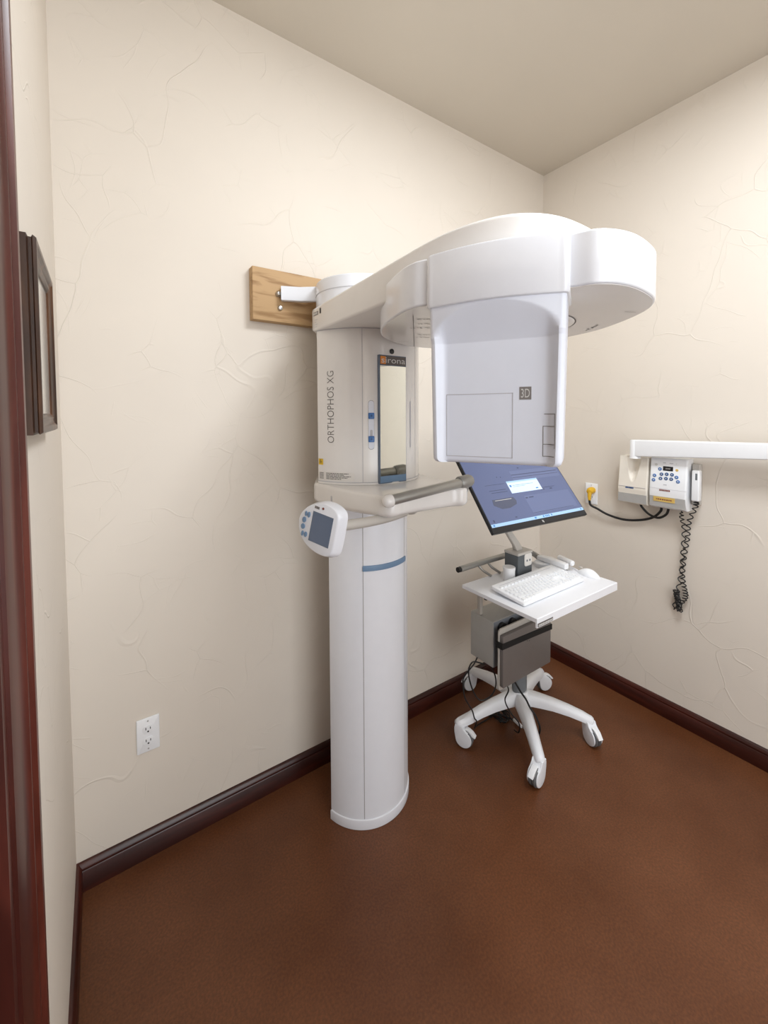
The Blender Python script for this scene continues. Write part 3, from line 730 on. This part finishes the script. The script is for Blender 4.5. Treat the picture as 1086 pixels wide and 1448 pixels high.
# ------------------------------------------------------------------ rolling cart
HX, HY = -.645, -.345
ct = empty('rolling_cart', (HX, HY, 0), 'white and grey computer cart with tray on a five-armed wheeled base', 'cart')
tips = [(-.966, -.264), (-.836, -.590), (-.464, -.590), (-.338, -.246), (-.632, -.026)]
yaws = [-62, -172, -108, -20, 165]
for i, (tx, ty) in enumerate(tips):
    d_ = Vector((tx-HX, ty-HY)); L_ = d_.length; d_.normalize(); q = Vector((-d_.y, d_.x)); rings = []
    for r, zt, th, hw in ((.0, .176, .050, .034), (.05, .176, .052, .033), (.09, .172, .050, .029), (.15, .163, .044, .026), (.22, .147, .038, .024), (.28, .129, .034, .022), (L_, .118, .030, .021), (L_+.014, .114, .024, .017), (L_+.021, .108, .012, .009)):
        c_ = Vector((HX, HY))+d_*r
        prof_ = [(-hw, zt-th), (-hw*1.04, zt-th*.45), (-hw*.72, zt-.006), (-hw*.5, zt), (hw*.5, zt), (hw*.72, zt-.006), (hw*1.04, zt-th*.45), (hw, zt-th)]
        rings.append([(c_.x+q.x*a, c_.y+q.y*a, z) for a, z in prof_])
    MB().loft(rings).build('base_arm', 'star', ct, ang=50)
    # twin-wheel caster
    a = rad(yaws[i]); T = Matrix.Translation((tx, ty, 0)) @ Matrix.Rotation(a, 4, 'Z')
    T2 = T @ Matrix.Rotation(rad(90), 4, 'X')        # local z -> -y ; local x,y -> x,z
    wc, wz, wr = .024, .041, .041
    body = []
    for k in range(27):
        t = rad(-70+k*10+0); body.append((wc+.0385*cos(t), wz+.0385*sin(t)))
    outline = [(wc+.0365*cos(rad(t)), wz+.0365*sin(rad(t))) for t in range(-170, 71, 10)]
    outline += [(.024, .086), (.018, .098), (.015, .100), (-.015, .100), (-.0185, .085), (-.0175, .065)]
    ca_ = MB()
    for y0 in (-.0225, .0165): ca_.prism(outline, y0, y0+.006, .002, T2)
    hood = [(wc+.036*cos(rad(t)), wz+.036*sin(rad(t))) for t in range(170, 59, -10)]
    hood = [(-.0175, .060), (-.0185, .085), (-.015, .100), (.015, .100), (.019, .092), (.026, .084), (.044, .074), (.040, .066), (.020, .074), (.004, .066), (-.008, .052)]
    ca_.prism(hood, -.0175, .0175, .001, T2)
    ca_.lathe([(0, .088), (.019, .088), (.019, .098), (.017, .104), (0, .104)], T, 20)
    cs_ = ca_.build('caster', 'star', ct)
    wh = MB()
    for y0 in (-.0155, .0015):
        wh.lathe([(0, y0), (wr-.003, y0), (wr, y0+.003), (wr, y0+.011), (wr-.003, y0+.014), (0, y0+.014)], T @ Matrix.Translation((wc, 0, wz)) @ Matrix.Rotation(rad(-90), 4, 'X'), 32)
    wh.build('wheel', 'tyre', cs_)
    lv = [(.030, .086), (.046, .083), (.062, .074), (.076, .058), (.072, .054), (.060, .060), (.046, .070), (.030, .076)]
    MB().prism(lv, -.011, .011, .001, T2).build('brake_lever', 'wplast', cs_)
MB().lathe([(0, .125), (.040, .125), (.046, .14), (.046, .168), (.038, .180), (0, .180)], Matrix.Translation((HX, HY, 0)), 32).build('hub', 'star', ct)
el = [(HX+.040*cos(2*pi*k/32), HY+.031*sin(2*pi*k/32)) for k in range(32)]
MB().prism(el, .176, .42, 0).build('lower_pole', 'pole', ct)
MB().box(-.70, -.59, -.400, -.310, .40, .778, .012).build('column_cover', 'darkgrey', ct)
# tray
tr = MB().prism([(-.372, .800), (-.728, .800), (-.730, .798), (-.730, .768), (-.724, .768), (-.724, .791), (-.372, .791)], -1.060, -.512, .0, Matrix(((0, 0, 1, 0), (1, 0, 0, 0), (0, 1, 0, 0), (0, 0, 0, 1)))).box(-1.0605, -1.055, -.7295, -.372, .786, .7995).build('tray', 'tray', ct)
MB().box(-1.056, -.968, -.7312, -.7302, .771, .783).build('tray_label', 'hdr', tr)
s = MB(); x = -1.052
while x < -.975: w_ = random.uniform(.002, .006); s.box(x, x+w_, -.7318, -.7312, .773, .779); x += w_+.002
s.build('label_print', 'ltr', tr)
for x in (-.95, -.62): MB().box(x-.012, x+.012, -.68, -.40, .778, .7905, .001).build('tray_rail', 'gplast', ct)
# monitor pedestal
pb = MB().box(-.828, -.732, -.472, -.400, .800, .905, .003).build('monitor_pedestal', 'darkgrey', ct)
MB().box(-.830, -.730, -.474, -.398, .900, .912, .003).build('pedestal_cap', 'gplast', pb)
T = fmat((-.765, -.472, .868), (1, 0, 0), (0, 0, 1))
MB().box(-.022, .028, -.020, .034, 0, .003, .0025, T, r=.010).build('badge', 'tape', pb)
s = MB()
for x in (-.006, .013): s.lathe([(0, .003), (.005, .003), (.005, .0036), (0, .0036)], T @ Matrix.Translation((x, .004, 0)), 12)
s.build('badge_marks', 'pole', pb)
sa = MB(); R_ = []
for p, hw, th in (((-.775, -.432, .905), .022, .013), ((-.790, -.432, .935), .020, .011), ((-.838, -.425, 1.00), .017, .010), ((-.86, -.412, 1.06), .017, .010), ((-.862, -.425, 1.13), .020, .012), ((-.852, -.47, 1.17), .022, .012)):
    R_.append([(p[0]+a, p[1]+b, p[2]) for a, b in rrect(-hw, hw, -th, th, .006)])
sa.loft(R_).build('monitor_arm', 'gplast', ct)
# push handle behind the tray
hb = MB().tube(spline([(-1.035, -.335, .848), (-.92, -.335, .85), (-.80, -.335, .85), (-.68, -.335, .85), (-.615, -.345, .848), (-.590, -.385, .838), (-.585, -.43, .81)], 6), .0125, 16).build('push_handle', 'alu', ct)
MB().tube([(-1.037, -.335, .848), (-1.050, -.335, .848)], .0115, 16).build('handle_cap', 'dark', hb)
for x in (-.925, -.865): MB().tube(spline([(x, -.335, .846), (x+.012, -.35, .822), (x+.03, -.385, .803)], 4), .0055, 10).build('handle_strut', 'alu', hb)
# hanger bracket that carries the power box
MB().box(-.948, -.930, -.368, -.352, .6365, .790, .002).build('side_hanger', 'plate', ct)
MB().box(-.7295, -.700, -.37, -.33, .50, .60, .002).build('rear_hanger', 'plate', ct)
# holder plate behind the laptop
MB().prism(rrect(-.956, -.632, .362, .622, .016), -.0035, .0035, .001, fmat((0, -.4755, 0), (1, 0, 0), (0, 0, 1))).build('holder_plate', 'plate', ct)
MB().box(-.69, -.64, -.4725, -.395, .42, .58, .003).build('plate_mount', 'plate', ct)

lp = MB().prism(rrect(-.952, -.626, .381, .600, .007), 0, .019, .003, fmat((0, -.4795, 0), (1, 0, 0), (0, 0, 1))).build('laptop', 'laptop')
tag(lp, 'closed grey laptop strapped upright to the front of the cart below the tray', 'laptop')
for x, z in ((-.796, .535), (-.782, .531), (-.655, .570)): MB().lathe([(0, 0), (.0020, 0), (.0020, .0006), (0, .0006)], fmat((x, -.4985, z), (1, 0, 0), (0, 0, 1)), 10).build('lid_screw', 'dark', lp)
sk = MB()
poly = [(-.958, .548), (-.78, .541), (-.624, .534), (-.624, .558), (-.78, .566), (-.958, .573)]
sk.prism(poly, 0, .0025, .0005, fmat((0, -.4990, 0), (1, 0, 0), (0, 0, 1)))
sk.box(-.9615, -.9575, -.5015, -.468, .548, .573)
sk.box(-.6245, -.6215, -.5015, -.468, .534, .558)
o = sk.build('retaining_strap', 'black_strap'); tag(o, 'black elastic strap stretched across the grey laptop', 'strap')

ub = empty('power_supply_box', (-.87, -.38, .44), 'light grey metal power supply box hung behind the laptop', 'power supply')
MB().box(-.946, -.730, -.440, -.312, .438, .634, .002).build('box_case', 'ups', ub)
MB().box(-.944, -.732, -.4425, -.4402, .440, .632).build('front_panel', 'upsf', ub)
for x in (-.900, -.832):
    s = MB().lathe([(0, 0), (.0215, 0), (.0215, .012), (.017, .014), (0, .014)], fmat((x, -.4426, .603), (1, 0, 0), (0, 0, 1)), 24).build('socket', 'dark', ub)
o = MB().tube(spline([(-.918, -.372, .70), (-.910, -.38, .73), (-.90, -.39, .70), (-.885, -.37, .74), (-.86, -.38, .71), (-.85, -.37, .75), (-.83, -.36, .72)], 5), .008, 8).build('cable_bundle', 'cable')
tag(o, 'bunched black cables under the tray above the grey power supply box', 'cable')
def cable(pts, r, label, name='cable', m='cable'):
    o_ = MB().tube(spline(pts, 6), r, 8).build(name, m); tag(o_, label, 'cable', 'black cables around the cart base'); return o_
cable([(-.955, -.40, .437), (-1.005, -.388, .46), (-1.021, -.378, .44), (-1.024, -.376, .401), (-1.011, -.385, .34), (-.991, -.399, .299), (-.971, -.412, .293), (-.944, -.431, .314), (-.929, -.441, .355), (-.932, -.439, .401), (-.940, -.42, .437)],
      .0030, 'thin black cable in a closed loop below the power supply box')
cable([(-.945, -.35, .439), (-.99, -.372, .435), (-1.041, -.364, .392), (-1.043, -.363, .349), (-1.036, -.368, .3), (-1.0, -.372, .238), (-.955, -.345, .165), (-.915, -.320, .118), (-.880, -.275, .04), (-.82, -.24, .008), (-.72, -.24, .006)],
      .0030, 'thin black cable hanging from the power supply box over the left base arm')
cable([(-.90, -.455, .38), (-.838, -.435, .30), (-.833, -.412, .237), (-.812, -.426, .18), (-.77, -.44, .12), (-.72, -.40, .03), (-.70, -.36, .008)], .0030, 'thin black cable dropping from below the laptop between the base arms')
cable([(-.82, -.43, .36), (-.770, -.445, .272), (-.742, -.455, .228), (-.722, -.462, .186), (-.708, -.485, .150), (-.702, -.500, .10), (-.69, -.47, .03), (-.67, -.42, .006)], .0042, 'thick black cable running over the hub beside the front base arm')
pts = []
for k in range(40):
    a = k*.9; pts.append((-.685+.036*cos(a)+.01*sin(k*2.3), -.262+.048*sin(a*1.13)+.008*cos(k*1.7), .006+.010*(1+sin(k*1.9))))
cable(pts, .0030, 'tangle of thin black cable lying on the floor under the cart')
uc = empty('usb_connector', (-.655, -.345, .008), 'small white cable connector lying on the floor under the cart', 'connector')
MB().tube([(-.650, -.316, .012), (-.652, -.324, .012), (-.658, -.366, .012), (-.659, -.372, .012)], [.004, .008, .008, .006], 10).build('connector_body', 'wplast', uc)
MB().tube([(-.655, -.372, .012), (-.656, -.384, .011)], .0045, 8).build('connector_tip', 'screw', uc)

# ------------------------------------------------------------------ monitor
mc = Vector((-.845, -.512, 1.204)); yaw, tilt, rol = -.095, .678, .014
u_ = Vector((cos(yaw), sin(yaw), 0)); nn = Vector((sin(yaw), -cos(yaw), 0)); v_ = Vector((0, 0, 1))*cos(tilt)-nn*sin(tilt)
u2 = u_*cos(rol)+v_*sin(rol); v2 = -u_*sin(rol)+v_*cos(rol)
mo = empty('computer_monitor', tuple(mc), 'black-edged flat monitor tilted back above the cart with a blue desktop on screen', 'monitor')
TM = fmat(tuple(mc), tuple(u2), tuple(v2))
MB().box(-.27, .27, -.1625, .1625, -.016, 0, .003, TM).build('monitor_case', 'bezel', mo)
MB().box(-.07, .07, -.06, .07, -.034, -.015, .006, TM).build('rear_mount', 'bezel', mo)
sc_ = MB().box(-.264, .264, -.1400, .1570, 0, .0008, 0, TM).build('screen', 'scr', mo)
def sbox(nm, m_, rects, lvl, par=sc_):
    s_ = MB()
    for a0, a1, b0, b1 in rects: s_.box(a0, a1, b0, b1, lvl-.0002, lvl, 0, TM)
    return s_.build(nm, m_, par)
sbox('taskbar', 'taskbar', [(-.264, .264, -.140, -.1275)], .0012)
for a0, a1 in ((-.035, -.025), (.012, .020), (.026, .032), (.035, .041), (.044, .050), (.060, .067), (.245, .252), (-.255, -.247)):
    sbox('taskbar_icon', 'pblue', [(a0, a1, -.137, -.130)], .0015)
sbox('window_pane', 'scr2', [(-.028, .245, -.116, -.036)], .0011)
sbox('window_pane', 'scr2', [(-.036, .250, .035, .083)], .0011)
for r_ in ((-.027, .218, -.1135, -.112), (-.034, .246, .062, .065), (-.034, .246, .050, .052), (-.201, -.096, .0295, .0308), (-.192, -.103, .004, .006), (-.185, -.10, -.006, -.004), (.10, .175, -.012, -.010),
           (-.024, -.012, -.048, -.043), (-.004, .022, -.047, -.043), (.085, .092, -.022, -.017), (.100, .107, -.022, -.017), (.14, .155, -.022, -.017), (.02, .03, .092, .097), (-.245, -.238, -.122, -.112), (-.13, -.12, -.118, -.114), (-.12, -.115, .060, .064), (-.10, -.095, .058, .062)):
    sbox('screen_line', 'scrd', [r_], .0014)
sg = MB().prism([(-.200, -.033), (-.205, -.056), (-.172, -.075), (-.131, -.076), (-.087, -.064), (-.080, -.050), (-.088, -.033)], .0010, .0014, 0, TM).build('shield_shape', 'scrg', sc_)
sbox('shield_text', 'ltr', [(-.188, -.10, -.0395, -.0375)], .0017, sg)
po = sbox('popup_window', 'popup', [(-.083, .096, -.018, .037)], .0020)
sbox('popup_title', 'taskbar', [(-.083, .096, .030, .037)], .0023, po)
sbox('popup_icon', 'pblue', [(-.076, -.066, .010, .019)], .0024, po)
sbox('popup_button', 'pblue', [(.062, .076, -.011, -.006)], .0024, po)
sbox('popup_text', 'pblue', [(-.058, .06, .0155, .0167)], .0024, po)
sbox('popup_text', 'pblue', [(-.058, .01, .0095, .0105)], .0024, po)
MB().box(-.004, -.002, -.156, -.146, 0, .0010, 0, TM).box(.001, .003, -.158, -.148, 0, .0010, 0, TM).box(-.003, .003, -.151, -.1495, 0, .001, 0, TM).build('maker_logo', 'ltr', mo)

# ------------------------------------------------------------------ things on the tray
ka, kb_ = Vector((-1.000, -.488, .801)), Vector((-1.018, -.650, .801))
kb = empty('keyboard', (-.80, -.57, .80), 'white full-size keyboard lying on the cart tray', 'keyboard')
KT = fmat((-1.022, -.650, .8015), (1, 0.012, 0), (.07, 1, .075))
KT = fmat((-1.022, -.650, .8015), (1, 0.010, 0), (.0, 1, .085))
MB().prism(rrect(0, .405, 0, .160, .008), 0, .013, .003, KT).build('keyboard_base', 'wplast', kb)
key0 = None
def key(x, y, w_, h_=.0155):
    s_ = MB().loft([[(a, b, .013) for a, b in rrect(x, x+w_, y, y+h_, .0015, 2)], [(a, b, .0185) for a, b in rrect(x+.0012, x+w_-.0012, y+.0012, y+h_-.0008, .0018, 2)]], c0=False, T=KT)
    s_.build('key', 'wplast', kb)
p_ = .0181
rowsk = [(.012, [1.4, 1.2, 1.2, 5.6, 1.2, 1.2, 1.3, 1.3]), (.0302, [2.2]+[1]*10+[1.5]), (.0484, [1.7]+[1]*11+[1.3]), (.0666, [1.4]+[1]*12+[1.0]), (.0848, [1]*13+[1.4])]
for y, ws in rowsk:
    tot = sum(ws); x = .012; k_ = .262/tot
    for w_ in ws: key(x+.0012, y, w_*k_-.0022); x += w_*k_
for i in range(12): key(.013+i*.0216, .118, .017, .009)
for r in range(5):
    for c_ in range(3):
        if r in (2,): continue
        key(.283+c_*.0142, .012+r*.0182, .012) if not (r == 1 and c_ != 1) else None
for r in range(5):
    for c_ in range(4): key(.333+c_*.0158, .012+r*.0182, .0136)
s = MB(); s.box(.03, .37, .139, .1405, .013, .0134, 0, KT); s.build('top_line', 'lgroove', kb)

mu = empty('computer_mouse', (-.535, -.62, .80), 'white computer mouse at the right side of the tray beside the keyboard', 'mouse')
def blob(P, yaw_, L_, Wd, Hh, nseg=20):
    rings = []; T_ = Matrix.Translation(P) @ Matrix.Rotation(yaw_, 4, 'Z')
    for i in range(13):
        f = i/12; k = sin(pi*f)**.55 if 0 < f < 1 else .02; y = -L_/2+L_*f; hh = Hh*(sin(pi*min(1, f*.92+.06))**.6)
        rings.append([(Wd/2*k*cos(t), y, max(0, hh*k*sin(t))) if sin(t) > 0 else (Wd/2*k*cos(t), y, 0) for t in [2*pi*q/nseg for q in range(nseg)]])
    return MB().loft(rings, T=T_)
blob((-.530, -.615, .8005), rad(-8), .112, .060, .026).build('mouse_body', 'wplast', mu)
MB().box(-.534, -.528, -.588, -.572, .8195, .8265, .002).build('scroll_wheel', 'gplast', mu)
o = MB().tube(spline([(-.530, -.562, .806), (-.521, -.54, .805), (-.518, -.50, .804), (-.525, -.455, .804), (-.55, -.425, .804), (-.60, -.395, .804), (-.66, -.385, .804)], 6), .0026, 8).build('mouse_cable', 'wplast')
tag(o, 'thin white cable running behind the mouse across the tray', 'cable')
cu_ = empty('lidded_container', (-.852, -.443, .80), 'small round white lidded container standing beside the grey monitor pedestal', 'container')
T = Matrix.Translation((-.862, -.452, .8003))
MB().lathe([(0, 0), (.0235, 0), (.025, .002), (.025, .046), (0, .046)], T, 28).build('container_body', 'wplast', cu_)
MB().lathe([(0, .046), (.0262, .046), (.0262, .056), (.024, .058), (0, .058)], T, 28).build('lid', 'wplast', cu_)
sd = empty('handheld_scanner', (-.60, -.46, .80), 'white handheld dental scanner resting on a round base behind the keyboard', 'scanner')
MB().lathe([(0, 0), (.034, 0), (.036, .003), (.036, .019), (.032, .023), (0, .023)], Matrix.Translation((-.606, -.437, .8003)), 30).build('round_base', 'wplast', sd)
SB = MB(); R_ = []
for y, x, zc, hw, th in ((-.408, -.597, .835, .011, .006), (-.414, -.5975, .836, .015, .010), (-.47, -.599, .838, .0165, .0125), (-.545, -.602, .835, .0150, .0125), (-.556, -.6025, .834, .0150, .012)):
    R_.append([(x+a_, y, b_) for a_, b_ in rrect(-hw, hw, zc-th, zc+th, .005, 3)])
SB.loft(R_).build('scanner_body', 'wplast', sd)
MB().tube([(-.530, -.472, .838), (-.531, -.476, .838), (-.550, -.552, .836), (-.551, -.556, .836)], [.009, .0125, .0125, .008], 16).build('side_grip', 'wplast', sd)
MB().box(-.588, -.545, -.535, -.515, .822, .834, .002).box(-.562, -.546, -.536, -.514, .8005, .828, .002).build('grip_stand', 'gplast', sd)
o = MB().tube(spline([(-.7305, -.445, .806), (-.715, -.462, .804), (-.69, -.468, .804), (-.67, -.470, .804), (-.65, -.462, .804)], 5), .0025, 8).build('pedestal_cable', 'cable')
tag(o, 'short black cable coming out beside the grey monitor pedestal on the tray', 'cable')

# ------------------------------------------------------------------ camera (level wide-angle view with vertical shift)
f_, px_, py_, yaw_, pit, rol_ = 585.64, 542.85, 610.03, .97004, .03988, .00452
fw = Vector((cos(yaw_)*cos(pit), sin(yaw_)*cos(pit), -sin(pit))); rt = Vector((sin(yaw_), -cos(yaw_), 0)); dn = fw.cross(rt)
r2_ = rt*cos(rol_)+dn*sin(rol_); d2_ = -rt*sin(rol_)+dn*cos(rol_)
cam = bpy.data.cameras.new('camera'); co = bpy.data.objects.new('camera', cam); COL.objects.link(co)
co.matrix_world = Matrix(((r2_.x, -d2_.x, -fw.x, -2.28746), (r2_.y, -d2_.y, -fw.y, -1.59061), (r2_.z, -d2_.z, -fw.z, 1.50822), (0, 0, 0, 1)))
cam.sensor_fit = 'HORIZONTAL'; cam.sensor_width = 36; cam.lens = 36*f_/1086
cam.shift_x = (543-px_)/1086; cam.shift_y = (py_-724)/1086; cam.clip_start = .02
SC.camera = co

# ------------------------------------------------------------------ light
def area(name, loc, rot, sx, sy, power, col=(1, .96, .9)):
    l = bpy.data.lights.new(name, 'AREA'); l.shape = 'RECTANGLE'; l.size = sx; l.size_y = sy; l.energy = power; l.color = col
    o_ = bpy.data.objects.new(name, l); COL.objects.link(o_); o_.location = loc; o_.rotation_euler = rot; return o_
area('ceiling_panel', (-1.15, -1.40, H-.03), (0, 0, 0), .60, .60, 37, (.91, .955, 1))
area('room_fill', (-1.75, -3.15, 1.35), (rad(86), 0, rad(2)), 1.7, 2.0, 40, (.90, .95, 1))
area('upper_fill', (-2.0, -2.7, 2.6), (rad(72), 0, rad(-10)), .8, .5, 6, (.92, .96, 1))
w = bpy.data.worlds.new('world'); SC.world = w; w.use_nodes = True
w.node_tree.nodes['Background'].inputs[0].default_value = (.9, .93, 1, 1); w.node_tree.nodes['Background'].inputs[1].default_value = .15
SC.view_settings.view_transform = 'Standard'; SC.view_settings.look = 'None'
SC.view_settings.exposure = 0; SC.view_settings.gamma = 1
SC.cycles.use_denoising = True
SC.cycles.max_bounces = 10; SC.cycles.diffuse_bounces = 6
